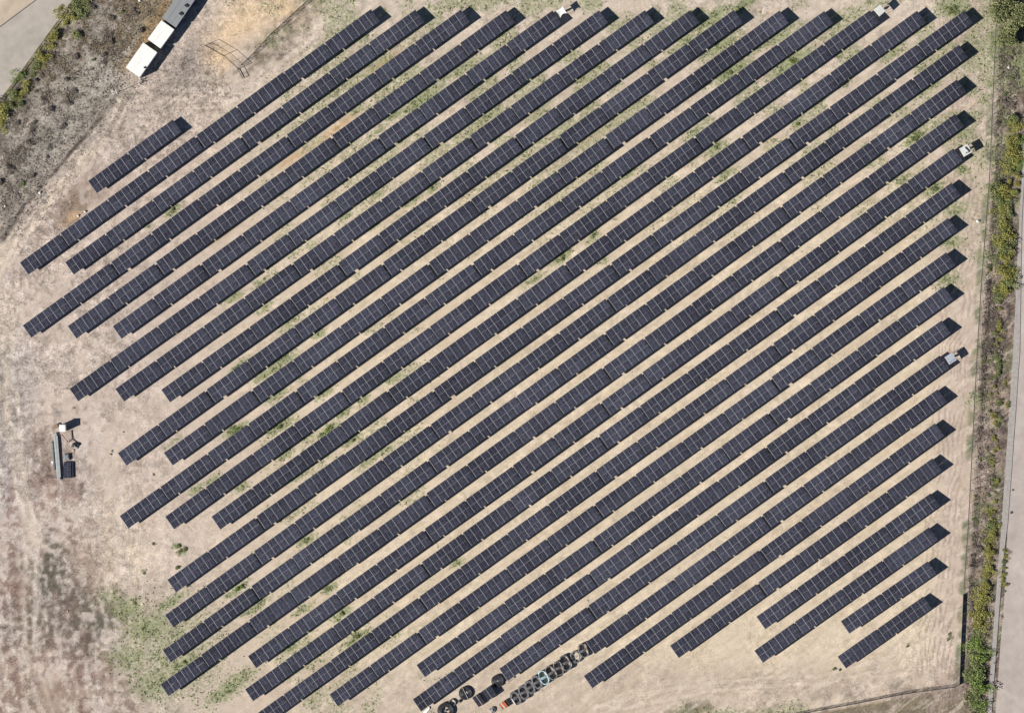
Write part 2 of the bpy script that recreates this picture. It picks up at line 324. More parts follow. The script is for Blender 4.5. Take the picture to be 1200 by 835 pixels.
# wheel tracks on the open left and bottom
for off, base in ((0, [(150,640),(158,700),(150,760)]), (9, [(150,640),(158,700),(150,760)])):
    soil = mix(soil, (226, 208, 176), (1-sstep(segdist(wx, py, [(q[0]+off, q[1]) for q in base]), 1, 4))*.4)
green = np.zeros(X.shape)
dir_deg = 35
for gx, gy, gr, st in GREENS:
    ang = dir_deg if gx > 190 and gx < 1100 else 0
    green = np.maximum(green, st*blob(px+(n3-.5)*8, py+(n2-.5)*8, gx, gy, gr*1.5, max(gr*.42, 5.5) if ang else gr*1.05, ang))
green = np.maximum(green, .55*fieldc*(1-sstep(py, 120, 420))*sstep(fbm(px, py, 1/30, 88), .35, .6))
green = np.maximum(green, .62*blob(wx, wy, 205, 765, 75, 75, 0))

green = np.maximum(green, .45*sstep(px, 250, 330)*(1-sstep(px, 460, 580))*sstep(fbm(px, py, 1/24, 93), .4, .7))
green = np.maximum(green, .5*sstep(px-(780+0*py), 0, 20)*(1-sstep(px, 940, 960))*sstep(dbm, -26, -8))
litter = np.clip(.15+.4*blob(wx, wy, 220, 100, 100, 60, 0)+.55*(1-sstep(wx, 60, 200))+.9*scrub+.9*rs+.5*(1-sstep(wy, 60, 400)), 0, 1)
mott = np.clip(.38+.35*blob(wx, wy, 200, 120, 90, 70, 0)+.5*(1-sstep(wx, 100, 260))+.7*scrub+.7*rs+.35*(1-sstep(wy, 80, 320))+.3*sstep(dbm, -60, -20), 0, 1)
bare = sstep(n1*.6+n2*.4, .40, .56)
mott = mott*(.30+.70*np.maximum(bare, np.clip(scrub+rs, 0, 1))); litter = litter*(.45+.55*np.maximum(bare, np.clip(scrub+rs, 0, 1)))
inside = (np.abs(X) < 165) & (np.abs(Y) < 118)
Z = (n2-.5)*.10*mott+(n3-.5)*.05
Z = Z - 1.2*(1-sstep(segdist(px, py, [(136,119),(118,140),(92,170),(62,205),(30,240),(5,280)]), 0, 5))*.35
dl = segdist(px, py, ROAD_L)
flat = np.clip(1-sstep(dl, 4, 14) + (px+py*.72 < 86)*1.0 + (dr > 24)*sstep(dr, 20, 34), 0, 1)
Z = Z*(1-flat)
Z = np.where(inside, Z, 0)
co = np.stack([X, Y, Z], -1).reshape(-1, 3)
me = bpy.data.meshes.new('ground'); nv = nx*ny
idx = np.arange(nv).reshape(ny, nx)
fq = np.stack([idx[:-1, :-1], idx[:-1, 1:], idx[1:, 1:], idx[1:, :-1]], -1).reshape(-1)
nf = len(fq)//4
me.vertices.add(nv); me.vertices.foreach_set('co', co.ravel().astype(np.float32))
me.loops.add(nf*4); me.loops.foreach_set('vertex_index', fq.astype(np.int32))
me.polygons.add(nf); me.polygons.foreach_set('loop_start', np.arange(0, nf*4, 4, dtype=np.int32)); me.polygons.foreach_set('loop_total', np.full(nf, 4, dtype=np.int32))
me.update(calc_edges=True); me.polygons.foreach_set('use_smooth', np.ones(nf, dtype=bool))
SOILK = .80
pinkness = (1-.75*fieldc*sstep(wy, 60, 300)*(1-sstep(wx, 1080, 1110)))[..., None]
soil = soil*(1+pinkness*(1-scrub[..., None]*.8)*np.array([.01, -.008, .035])[None, None, :])
ca = me.color_attributes.new('soil', 'FLOAT_COLOR', 'POINT')
ca.data.foreach_set('color', np.concatenate([soil.reshape(-1, 3)*SOILK, np.ones((nv, 1))], 1).ravel().astype(np.float32))
for nm, arr in (('green', green), ('litter', litter), ('mottle', mott)):
    at = me.attributes.new(nm, 'FLOAT', 'POINT'); at.data.foreach_set('value', arr.ravel().astype(np.float32))
gm = bpy.data.materials.new('ground_soil'); gm.use_nodes = True; t = gm.node_tree; N = t.nodes; L = t.links
b = N['Principled BSDF']; b.inputs['Roughness'].default_value = .95; b.inputs['Specular IOR Level'].default_value = .1
geo = N.new('ShaderNodeNewGeometry')
def attr(n):
    q = N.new('ShaderNodeAttribute'); q.attribute_name = n; return q
def noise(sc_, det=4, rough=.6, dist=0):
    q = N.new('ShaderNodeTexNoise'); q.inputs['Scale'].default_value = sc_; q.inputs['Detail'].default_value = det; q.inputs['Roughness'].default_value = rough; q.inputs['Distortion'].default_value = dist
    L.new(geo.outputs['Position'], q.inputs['Vector']); return q.outputs['Fac']
def mth(op, a_, b_=None, c_=None, clamp=False):
    q = N.new('ShaderNodeMath'); q.operation = op; q.use_clamp = clamp
    for i, v in enumerate((a_, b_, c_)):
        if v is None: continue
        if isinstance(v, (int, float)): q.inputs[i].default_value = v
        else: L.new(v, q.inputs[i])
    return q.outputs[0]
def ramp(v, a_, b_, lo=0, hi=1):
    if not isinstance(a_, (int, float)):        # moving threshold, fixed width b_
        return mth('DIVIDE', mth('SUBTRACT', v, a_), b_, clamp=True)
    q = N.new('ShaderNodeMapRange'); q.interpolation_type = 'SMOOTHSTEP'
    for i, u in zip(('From Min', 'From Max', 'To Min', 'To Max'), (a_, b_, lo, hi)): 
        if isinstance(u, (int, float)): q.inputs[i].default_value = u
        else: L.new(u, q.inputs[i])
    L.new(v, q.inputs['Value']); return q.outputs[0]
def cmix(a_, b_, f):
    q = N.new('ShaderNodeMix'); q.data_type = 'RGBA'
    for s_, v in ((q.inputs[6], a_), (q.inputs[7], b_), (q.inputs[0], f)):
        if isinstance(v, tuple): s_.default_value = (*v, 1)
        elif isinstance(v, (int, float)): s_.default_value = v
        else: L.new(v, s_)
    return q.outputs[2]
soilc = attr('soil').outputs['Color']; ga = attr('green').outputs['Fac']; la = attr('litter').outputs['Fac']; ma = attr('mottle').outputs['Fac']
nA = noise(.45, 9, .72, .6); nB = noise(2.6, 4, .7, .5); nC = noise(.11, 8, .68, .8)
amp = mth('MULTIPLY_ADD', ma, .85, .12)
v1 = mth('ADD', ramp(nA, .3, .7, -.42, .42), ramp(nB, .32, .68, -.34, .34)); v1 = mth('MULTIPLY', v1, amp)
v1 = mth('ADD', v1, mth('MULTIPLY', ramp(nC, .3, .7, -.2, .2), amp)); fac = mth('ADD', v1, 1.0)
vs = N.new('ShaderNodeVectorMath'); vs.operation = 'SCALE'; L.new(soilc, vs.inputs[0]); L.new(fac, vs.inputs['Scale'])
col = vs.outputs[0]
# dark litter specks and pale stones
dirt = mth('MULTIPLY', ramp(noise(.6, 8, .78, .8), .50, .60), mth('MULTIPLY', ramp(ma, .55, .95), .42))
col = cmix(col, (.17, .13, .11), dirt)
lit = mth('MULTIPLY', ramp(noise(1.1, 6, .75), mth('MULTIPLY_ADD', la, -.13, .66), .07), mth('MULTIPLY_ADD', la, .55, .2))
col = cmix(col, (.075, .062, .05), lit)
vor = N.new('ShaderNodeTexVoronoi'); vor.inputs['Scale'].default_value = 1.1; L.new(geo.outputs['Position'], vor.inputs['Vector'])
st = mth('MULTIPLY', ramp(vor.outputs['Distance'], .10, .24, 1, 0), ramp(nC, .5, .62)); st = mth('MULTIPLY', st, mth('MULTIPLY', la, .9))
col = cmix(col, (.50, .46, .38), st)
# thin green growth
gth = mth('MULTIPLY_ADD', ga, -.30, .585)
gn = noise(1.25, 6, .8)
gmask = mth('MULTIPLY', ramp(gn, gth, .12), mth('MULTIPLY', ramp(ga, .03, .3), .82))
gcol = cmix((.15, .175, .085), (.31, .34, .17), ramp(noise(1.5, 4, .7), .38, .60))
col = cmix(col, gcol, gmask)
L.new(col, b.inputs['Base Color'])
bp = N.new('ShaderNodeBump'); bp.inputs['Strength'].default_value = .5; bp.inputs['Distance'].default_value = .12
L.new(mth('MULTIPLY', mth('ADD', nA, nB), amp), bp.inputs['Height']); L.new(bp.outputs[0], b.inputs['Normal'])
me.materials.append(gm)
go = link('ground', me); tag(go, kind='structure')
def gz(X_, Y_):      # height of the ground sheet
    i = min(max(np.searchsorted(ax, X_)-1, 0), nx-2); j = min(max(np.searchsorted(ay, Y_)-1, 0), ny-2); return float(Z[j, i])

# ------------------------------------------------------------------ roads
def road_mat(name, col, var=.1):
    m = mat(name, col, .9, 0, var, .35, .0, .2, detail=8); t = m.node_tree; N = t.nodes; L = t.links
    b = N['Principled BSDF']; src = b.inputs['Base Color'].links[0].from_socket
    g = N.new('ShaderNodeNewGeometry'); no = N.new('ShaderNodeTexNoise'); no.inputs['Scale'].default_value = .06; no.inputs['Detail'].default_value = 10; no.inputs['Roughness'].default_value = .7; no.inputs['Distortion'].default_value = 1
    L.new(g.outputs['Position'], no.inputs['Vector']); mr = N.new('ShaderNodeMapRange'); mr.inputs['From Min'].default_value = .35; mr.inputs['From Max'].default_value = .65; mr.inputs['To Min'].default_value = .86; mr.inputs['To Max'].default_value = 1.1
    L.new(no.outputs['Fac'], mr.inputs['Value'])
    vo = N.new('ShaderNodeTexVoronoi'); vo.feature = 'DISTANCE_TO_EDGE'; vo.inputs['Scale'].default_value = .16; L.new(no.outputs['Color'], vo.inputs['Vector'])
    mp = N.new('ShaderNodeVectorMath'); mp.operation = 'MULTIPLY_ADD'; mp.inputs[1].default_value = (4, 4, 4); L.new(no.outputs['Color'], mp.inputs[0]); L.new(g.outputs['Position'], mp.inputs[2]); L.new(mp.outputs[0], vo.inputs['Vector'])
    cr = N.new('ShaderNodeMapRange'); cr.inputs['From Min'].default_value = .004; cr.inputs['From Max'].default_value = .02; cr.inputs['To Min'].default_value = .97; cr.inputs['To Max'].default_value = 1; L.new(vo.outputs['Distance'], cr.inputs['Value'])
    mu = N.new('ShaderNodeMath'); mu.operation = 'MULTIPLY'; L.new(mr.outputs[0], mu.inputs[0]); L.new(cr.outputs[0], mu.inputs[1])
    vm = N.new('ShaderNodeVectorMath'); vm.operation = 'SCALE'; L.new(src, vm.inputs[0]); L.new(mu.outputs[0], vm.inputs['Scale']); L.new(vm.outputs[0], b.inputs['Base Color'])
    return m
def strip(name, left, right, z, m, thick=0, kind='structure'):
    """ribbon between two polylines; resampled"""
    mb = MB(); n = len(left); vs = []
    for a_, b_ in zip(left, right): vs += [P(*a_) + Vector((0, 0, z)), P(*b_) + Vector((0, 0, z))]
    fs = [(2*i, 2*i+1, 2*i+3, 2*i+2) for i in range(n-1)]
    if thick:
        k = len(vs); vs += [v-Vector((0, 0, thick)) for v in vs[:]]
        for i in range(n-1): fs += [(2*i, 2*i+2, k+2*i+2, k+2*i), (2*i+1, k+2*i+1, k+2*i+3, 2*i+3)]
        fs += [(0, k, k+1, 1), (2*n-2, 2*n-1, k+2*n-1, k+2*n-2)]
    mb.add(vs, fs); o = mb.build(name, m); tag(o, kind=kind); return o
asph_l = road_mat('worn_grey_asphalt', (.42, .375, .32), .12)
asph_r = road_mat('dusty_pale_asphalt', (.45, .39, .345), .12)
sandp = road_mat('sandy_pavement', (.50, .41, .31), .12)
strip('road', [(900,-1150),(140,-78),(85,0),(0,117),(-90,242),(-600,950)], [(840,-1140),(98,-76),(42,0),(0,31),(-120,122),(-800,640)], .03, asph_l)
strip('pavement', [(98.8,-76.6),(42.8,0),(0,31.8),(-120,122.8),(-800,640.8)], [(40,-220),(-60,-60),(-150,-10),(-300,60),(-900,500)], .05, sandp, .15)
kerb_c = mat('dark_kerb_joint', (.10, .095, .09), .9)
strip('kerb', [(99.4,-76),(43.2,0),(0.4,32),(-120,123)], [(98.4,-76.8),(42.2,-.6),(-.4,31.2),(-120,122.0)], .07, kerb_c, .1)
ys = [-1500, -200, 0, 130, 258, 410, 500, 611, 700, 760, 835, 1000, 2200]
re = [1265, 1222, 1212, 1206, 1198, 1192, 1186.5, 1181, 1177, 1172, 1166.5, 1150, 1020]
strip('road', list(zip(re, ys)), [(e+95, y) for e, y in zip(re, ys)], .035, asph_r)
ke = [(1262,-1500),(1219,-200),(1209,0),(1202.5,130),(1194.5,258),(1187.5,410),(1181.5,500),(1174,611),(1170,660),(1164,740),(1157,835),(1142,1000),(1012,2200)]
kw = [2.5, 2.5, 2.5, 2.5, 3, 7.5, 7.5, 7, 5, 5, 5, 5, 5]
ko = strip('verge', ke, [(x+w_, y) for (x, y), w_ in zip(ke, kw)], .14, M['concrete'], .2)

# ------------------------------------------------------------------ solar tables
CELL = 2.16; GAPX = .07; WID = 4.50; HW = (WID-.07)/2
def panel_mesh():
    mb = MB(); mb.box((0, 0, 0), (CELL, HW, .035)); me = mb.mesh('solar_panel', M['panel'])
    return me
PM = panel_mesh()
def frame_edge_panel_mesh():
    """glass with a thin metal rim"""
    mb = MB(); x, y = CELL/2, HW/2; r = .028
    mb.box((0, y-r/2, .003), (CELL, r, .04)); mb.box((0, -y+r/2, .003), (CELL, r, .04))
    me2 = mb.mesh('rim', M['panel_frame']); return me2
# join rim faces into the panel mesh as a second material slot
rm = frame_edge_panel_mesh(); bm = bmesh.new(); bm.from_mesh(PM); n0 = len(bm.faces); bm.from_mesh(rm); bm.faces.ensure_lookup_table()
for f in bm.faces[n0:]: f.material_index = 1
bm.to_mesh(PM); bm.free(); PM.materials.append(M['panel_frame'])
rack_cache = {}
def rack_mesh(cell, tilt, hm, wid, gap):
    key = (round(cell, 2), round(tilt, 1), round(hm, 2), round(wid, 2))
    if key in rack_cache: return rack_cache[key]
    mb = MB(); t = R(tilt); ct, st_ = math.cos(t), math.sin(t)
    xs = cell_xs(cell, gap)
    bounds = []
    for grp in (xs[:6], xs[6:]):
        bounds += [(x+cell/2) for x in grp[:-1]]+[grp[0]-cell/2+.01]
    for x in bounds:                                    # clamp rails between the panels, pale lines from above
        mb.box((x, 0, hm+.018), (.085, wid*.985, .03), 0, -t)
    for grp in (xs[:6], xs[6:]):                        # rafters under the panels
        for x in (grp[0], grp[len(grp)//2], grp[-1]): mb.box((x, 0, hm-.07), (.10, wid*.94, .08), 0, -t)
        x0, x1 = grp[0]-cell/2, grp[-1]+cell/2
        mb.box(((x0+x1)/2, 0, hm-.010), (x1-x0-.06, .06, .03), 0, -t)
    for v in (-.32, .32):                               # purlins
        for grp in (xs[:6], xs[6:]):
            x0, x1 = grp[0]-cell/2, grp[-1]+cell/2
            mb.box(((x0+x1)/2, v*wid*ct, hm-v*wid*st_-.12), (x1-x0, .08, .10), 0, -t)
    for v in (-.02, .02):
        pass
    for grp in (xs[:6], xs[6:]):                        # posts and braces
        for k in (0, len(grp)//2, len(grp)-1):
            for v in (-.30, .26):
                zt = hm-v*wid*st_-.14
                mb.box((grp[k], v*wid*ct, zt/2-.1), (.10, .10, zt+.2))
            mb.tube((grp[k], -.30*wid*ct, .4), (grp[k], .24*wid*ct, hm-.24*wid*st_-.16), .03, 4)
    me = mb.mesh('rack', M['rail']); rack_cache[key] = me; return me
def cell_xs(c, g):
    g = GMIN*S; L_ = 13*c+g; x = -L_/2; out = []
    for k in range(13):
        if k == 6: x += g
        out.append(x+c/2); x += c
    return out
ORD = ['zeroth','first','second','third','fourth','fifth','sixth','seventh','eighth','ninth','tenth','eleventh','twelfth','thirteenth','fourteenth','fifteenth','sixteenth','seventeenth','eighteenth','nineteenth',
 'twentieth','twenty-first','twenty-second','twenty-third','twenty-fourth','twenty-fifth','twenty-sixth','twenty-seventh','twenty-eighth','twenty-ninth','thirtieth','thirty-first','thirty-second']
def tilt_at(x, y):
    return 9.5+4.5*((y-417)/400)*.8+2.5*((x-600)/500)*.5
def width_at(x, y):
    r = math.hypot((x-620)/620, (y-380)/480)
    return 19.0-1.5*min(r, 1)**2-(1.0 if y > 650 else 0)*min((y-650)/100, 1)
GMIN = 1.5
for ri, (lx, ly, rx_, ry_, n) in enumerate(ROWS):
    L0 = Vector((lx, ly)); R0 = Vector((rx_, ry_)); D = R0-L0; ln = D.length; d = D/ln; nn = Vector((-d.y, d.x))   # nn = towards the lower right
    joints = [(3.0 if (n-k) % 2 == 0 else 1.6) for k in range(1, n)]; cpx = (ln-n*GMIN-sum(joints))/(13*n); tlen = 13*cpx+GMIN;  yaw = math.atan2(-d.y, d.x)
    for k in range(n):
        along = k*tlen+sum(joints[:k])+tlen/2
        c0 = L0+d*along; wpx = width_at(c0.x, c0.y)
        jr = random.gauss(0, .20); tl = tilt_at(c0.x, c0.y)+random.gauss(0, .6); tl = max(3, round(tl)); hm = 1.72+random.gauss(0, .07)+.12*((c0.x-600)/500)
        hm = round(hm*10)/10
        cpt = c0+nn*(wpx/2+jr)
        loc = P(cpt.x, cpt.y, hm); loc.z = gz(loc.x, loc.y)*0
        wid = wpx*S/math.cos(R(tl)); wid = round(wid*20)/20
        cell = round(cpx*S, 2); gap = GMIN*S
        if n == 1:
            lab = {0: 'short lone dark solar table above the left end of the first long row, top left', 30: 'lone dark solar table second from last at the lower right corner', 31: 'last lone dark solar table at the lower right corner beside bare sand'}[ri]
        elif k == 0: lab = 'dark solar table at the lower left end of the %s row from the top left' % ORD[ri+1]
        elif k == n-1: lab = 'dark solar table at the upper right end of the %s row from the top left' % ORD[ri+1]
        else: lab = 'dark solar table, %s from lower left end of the %s row from top left' % (ORD[k+1], ORD[ri+1])
        T = empty('solar_table', loc, yaw+random.gauss(0, .0022), lab, 'solar table', 'rows of tilted solar tables across the field')
        link('rack', rack_mesh(cell, tl, hm, wid, gap), T)
        t = R(tl); sx = (cell-GAPX)/CELL; sy = (wid/2-.035)/HW
        halves = [(random.gauss(0, .03), random.gauss(0, .003)) for _ in range(2)]
        for q, x in enumerate(cell_xs(cell, gap)):
            oy, oz = halves[0 if q < 6 else 1]
            for v in (-.25, .25):
                yy = v*wid
                p = link('solar_panel', PM, T, (x, yy*math.cos(t)+oy, hm-yy*math.sin(t)+oz+.006), (-t+random.gauss(0, .002), random.gauss(0, .002), 0))
                p.scale = (sx, sy, 1)

# ------------------------------------------------------------------ containers and cabins, top left
def quad_box(cs, h, inset=0):
    """cs = photo px corners of the roof; returns centre, size, angle"""
    ps = [P(x, y, h) for x, y in cs]; c = sum(ps, Vector())/4; u = (ps[1]-ps[0]+ps[2]-ps[3])/2; v = (ps[3]-ps[0]+ps[2]-ps[1])/2
    return c, u.length, v.length, math.atan2(v.y, v.x)
def cabin(cs, h, name, label, cat, roofm, wallm, seams, vents, door_end=False, glen=None):
    c, wu, lv, ang = quad_box(cs, h)      # length axis = v
    T = empty(name, (c.x, c.y, 0), ang, label, cat, 'containers and cabins in a line beside the scrub slope')
    mb = MB(); mb.box((0, 0, (h-.12)/2+.1), (lv-.1, wu-.1, h-.32))
    for k in range(int(lv/.6)):            # vertical corrugation
        x = -lv/2+.35+k*.6
        for s in (-1, 1): mb.box((x, s*(wu/2-.045), h/2), (.22, .05, h-.5))
    mb.build('wall', wallm, T)
    mb = MB()
    for x in (-lv/2+.09, lv/2-.09):
        for y in (-wu/2+.09, wu/2-.09): mb.box((x, y, (h-.13)/2), (.18, .18, h-.13))
    mb.build('corner_frame', M['dark'], T)
    mb = MB(); ns = seams+1; sw = wu/ns
    for k in range(ns): mb.box((0, -wu/2+sw*(k+.5), h-.05), (lv, sw-.06, .10), rx=R(.8)*(1 if k % 2 else -1))
    mb.box((0, 0, h-.075), (lv-.03, wu-.03, .06))
    rf = mb.build('roof', roofm, T)
    for vx, vy in vents:
        mb = MB(); mb.box((vx, vy, h+.12), (.55, .8, .22)); mb.box((vx, vy, h+.26), (.7, .95, .05)); mb.build('roof_vent', M['dark'], rf)
    mb = MB(); mb.box((-lv*.2, -wu/2-.01, 1.15), (.95, .05, 2.0)); dr_ = mb.build('door', M['grey_roof'], T)
    mb = MB(); mb.box((-lv*.2+.33, -wu/2-.055, 1.1), (.14, .04, .04)); mb.build('handle', M['dark'], dr_)
    return T
e = Vector((.566, -.824))
g1 = Vector((189.3, 21.6)); g2 = Vector((206.4, 32.2)); gl = 52
cabin([tuple(g1), tuple(g2), tuple(g2+e*gl), tuple(g1+e*gl)], 3.0, 'shipping_container', 'long grey roofed container with dark roof vents, running off the top edge', 'container', M['grey_roof'], M['blue_wall'], 2, [(.5, -1.35), (-2.2, -1.35)])
cabin([(172.7,46.8),(188.3,56.3),(204.4,35.2),(188.8,23.6)], 2.9, 'site_cabin', 'small white roofed cabin between the long white cabin and the grey container', 'cabin', M['white'], M['cream_wall'], 1, [])
cabin([(146.8,79.6),(163.9,90.7),(184.3,61.4),(167.7,50.3)], 2.9, 'site_cabin', 'larger white roofed cabin nearest the solar rows, with small roof fitting', 'cabin', M['white'], M['cream_wall'], 1, [])
fit = P(169.3, 79.5, 2.9); o = MB().box((0, 0, .12), (.35, .5, .22)).box((.1, .1, .28), (.2, .2, .12)).build('roof_fitting', M['dark'], None)
cab = [q for q in C.objects if q.get('label', '').startswith('larger white roofed')][0]; o.parent = cab; o.location = Matrix.Rotation(-cab.rotation_euler.z, 3, 'Z') @ (Vector((fit.x, fit.y, 2.9))-cab.location)

# roof fittings of the white cabin
# ------------------------------------------------------------------ shelters at row ends
def shelter(cx, cy, size, deg, h, roofm, label, kind):
    p = P(cx, cy, h); T = empty('equipment_shelter', (p.x, p.y, 0), R(deg), label, 'shelter', 'small shelters at upper right row ends')
    a_ = size/2
    mb = MB(); n_ = 8; vs = []; fs = []
    if kind == 'cloth':          # slack sheet with two hollow sides
        for i in range(n_+1):
            for j in range(n_+1):
                u = i/n_*2-1; v = j/n_*2-1
                cv = 1-.48*(1-u*u) if v < 0 else 1-.06*(1-u*u)
                cu = 1-.12*(1-v*v)
                vs.append((u*a_*cu, v*a_*cv, h-.12*(1-u*u)*(1-v*v)))
    else:
        for i in range(n_+1):
            for j in range(n_+1):
                u = i/n_*2-1; v = j/n_*2-1; vs.append((u*a_, v*a_, h+.02*math.sin(i*3.14)+.05*(1-abs(v))))
    for i in range(n_):
        for j in range(n_): k_ = i*(n_+1)+j; fs.append((k_, k_+n_+1, k_+n_+2, k_+1))
    mb.add(vs, fs); rf = mb.build('roof', roofm, T); so_ = rf.modifiers.new('thick', 'SOLIDIFY'); so_.thickness = .04
    if kind == 'gear':
        m2 = MB(); m2.box((.55, .1, h+.12), (.35, 1.5, .1), .25); m2.box((.2, -.75, h+.12), (1.0, .22, .1), -.2); m2.box((.85, -.6, h+.14), (.3, .3, .14)); m2.build('roof_bracket', M['dark'], rf)
    if kind == 'sheet':
        m2 = MB(); m2.box((0, -a_*.55, h+.09), (size*.8, .1, .05), .08); m2.build('roof_strap', M['steel'], rf)
    for x in (-1, 1):
        for y in (-1, 1): MB().box((x*(a_-.08), y*(a_-.08), (h-.05)/2), (.08, .08, h-.05)).build('post', M['steel'], T)
    mb = MB(); mb.box((0, 0, .95), (.9, .5, 1.3)); mb.box((0, 0, .15), (1.0, .6, .3)); cb = mb.build('inverter_cabinet', M['dirty_white'], T)
    MB().box((.3, -.265, 1.0), (.04, .03, .18)).build('handle', M['dark'], cb)
    return T
shelter(658, 14.5, 2.3, 34, 2.5, M['white'], 'bright white slack cloth shelter with hollow side, at fifth row end from left', 'cloth')
shelter(1030.8, 12.5, 2.35, 42, 2.7, M['dirty_white'], 'plain white flat square shelter near the top edge, at a row end', 'plain')
shelter(1131.5, 176.3, 2.6, 30, 2.3, M['dirty_white'], 'white square shelter carrying dark brackets on its roof, by the right fence', 'gear')
shelter(1114, 420, 2.45, 33, 2.3, M['sheet'], 'silver blue sheet metal shelter with a dull strap, lowest on the right side', 'sheet')

# ------------------------------------------------------------------ fences
def resample(pts, step):
    out = []; carry = 0
    for (x0, y0), (x1, y1) in zip(pts[:-1], pts[1:]):
        l = math.hypot(x1-x0, y1-y0); tt = carry
        while tt < l: out.append((x0+(x1-x0)*tt/l, y0+(y1-y0)*tt/l)); tt += step
        carry = tt-l
    out.append(pts[-1]); return out
def wire_fence(pts, step_px, h, label, post_m, wire_m, screen=None, wires=7, name='wire_fence', wr=.018, group=None):
    ps = [P(*q) for q in resample(pts, step_px)]; o0 = ps[0].copy(); o0.z = 0
    T = empty(name, o0, 0, label, 'fence', group)
    for p in ps: 
        MB().tube(p-o0+Vector((0, 0, -.1)), p-o0+Vector((random.gauss(0, .04), random.gauss(0, .04), h)), .05, 6).build('post', post_m, T)
    mb = MB()
    for a_, b_ in zip(ps[:-1], ps[1:]):
        a_ = a_-o0; b_ = b_-o0
        for k in range(wires):
            z = .08+(h-.1)*k/(wires-1); mb.tube(a_+Vector((0, 0, z)), b_+Vector((0, 0, z)), wr if k < wires-1 else wr*1.6, 4)
        l = (b_-a_).length; m_ = max(2, int(l/.45))
        for k in range(m_):
            q = a_.lerp(b_, (k+.5)/m_); mb.tube(q+Vector((0, 0, .06)), q+Vector((0, 0, h-.03)), wr*.8, 4)
    mb.build('wire_mesh', wire_m, T)
    if screen:
        mb = MB()
        for a_, b_ in zip(ps[:-1], ps[1:]):
            a_ = a_-o0; b_ = b_-o0; c = (a_+b_)/2; dv = b_-a_
            mb.box((c.x, c.y, h*.48), (dv.length-.15, .015, h*.92), math.atan2(dv.y, dv.x))
        mb.build('screen_cloth', screen, T)
    return T
wire_fence([(1171,-60),(1166,50),(1159,210),(1155,262),(1149,340),(1144,425),(1134,620),(1129,690)], 13, 1.9, 'long straight wire fence between the rows and the right verge', M['steel'], M['fence_wire'])
wire_fence([(1128.6,696),(1126,755),(1124,802)], 12, .85, 'dark screened fence stretch at the lower right corner of the field', M['steel'], M['fence_wire'], M['screen'])
wire_fence([(1120,804),(1060,812),(1000,824),(940,835),(860,852)], 13, 1.5, 'low wire fence along the bottom edge, lower right', M['steel'], M['fence_wire'])
wire_fence([(283,77),(301,59),(318,40),(340,20),(362,0),(385,-22)], 10, 1.6, 'dark wire fence climbing from the gate to the top edge', M['fence_wire'], M['fence_wire'], wires=5, wr=.018)
# gate frame, standing
gA, gE, gF, gG = P(240.5, 53.5), P(261.5, 65.8), P(278.8, 81), P(284.5, 92)
T = empty('metal_gate', (gA.x, gA.y, 0), 0, 'open dark metal gate frame standing on bare tan ground, top left', 'gate')
for p in (gA, gE, gF, gG): MB().tube(p-gA, p-gA+Vector((0, 0, 2.5 if p != gG else 1.2)), .07, 6).build('post', M['dark'], T)
for a_, b_, m_ in ((gA, gE, 'leaf'), (gE, gF, 'leaf')):
    mb = MB(); a_ = a_-gA; b_ = b_-gA
    for z in (.15, 1.2, 2.42): mb.tube(a_+Vector((0, 0, z)), b_+Vector((0, 0, z)), .035, 6)
    mb.tube(a_.lerp(b_, .5)+Vector((0, 0, .15)), a_.lerp(b_, .5)+Vector((0, 0, 2.4)), .035, 6)
    for k in range(3): mb.tube(a_.lerp(b_, .02)+Vector((0, 0, .3+k*.3)), b_.lerp(a_, .02)+Vector((0, 0, .3+k*.3)), .02, 4)
    mb.build('gate_leaf', M['dark'], T)
mb = MB(); mb.tube(gF-gA+Vector((0, 0, .3)), gG-gA+Vector((0, 0, .3)), .08); mb.tube(gF-gA+Vector((0, 0, 1.1)), gG-gA+Vector((0, 0, 1.1)), .05); mb.build('side_rail', M['dark'], T)

# guard rail along the left road
ps = [P(x, y) for x, y in resample([(141,-76),(86,1),(1,119),(-60,204)], 9)]; o0 = ps[0].copy()
T = empty('guard_rail', o0, 0, 'thin dark guard rail along the edge of the left road', 'guard rail')
for p in ps: MB().box((p.x-o0.x, p.y-o0.y, .35), (.1, .1, .75), R(55)).build('post', M['dark'], T)
mb = MB()
for a_, b_ in zip(ps[:-1], ps[1:]):
    c = (a_+b_)/2-o0; dv = b_-a_
    for z in (.58, .70): mb.box((c.x, c.y, z), (dv.length, .07, .10), math.atan2(dv.y, dv.x))
mb.build('rail', mat('dull_rail', (.10, .095, .09), .6, .3), T)

# utility pole
pp = P(137, 109)
T = empty('utility_pole', pp, 0, 'slim utility pole with white fittings at its top, on the grey slope', 'pole')
MB().tube((0, 0, -.2), (0, 0, 5.0), .10, 8, .07).build('pole', M['wood'], T)
mb = MB(); mb.tube((-1.1, .1, 4.8), (.5, -.1, 4.8), .09); mb.tube((-.5, -.8, 4.6), (.3, .6, 4.6), .09); mb.build('cross_arm', M['dirty_white'], T)
for x, y in ((-.75, .33), (.5, -.33), (-.45, -.55), (.25, .45)): MB().tube((x, y, 4.8), (x, y, 5.1), .18, 8, .12).build('insulator', M['white'], T)
for q in ((149.5, 128), (152, 121)):
    g_ = P(*q)-pp
    MB().tube((0, 0, 4.4), (g_.x, g_.y, 0), .02, 4).build('guy_wire', M['fence_wire'], T)
# short marker stakes below the cabin
for i, (x, y) in enumerate(((156, 100.5), (160, 98.5), (163.5, 96.5), (148, 113))):
    o = MB().tube((0, 0, -.1), (.25, -1.0, .35), .05, 6).build('timber_stake', M['wood'], None, P(x, y)); tag(o, 'short fallen timber stake on bare ground below the white cabins', 'stake', 'fallen stakes below the cabins')

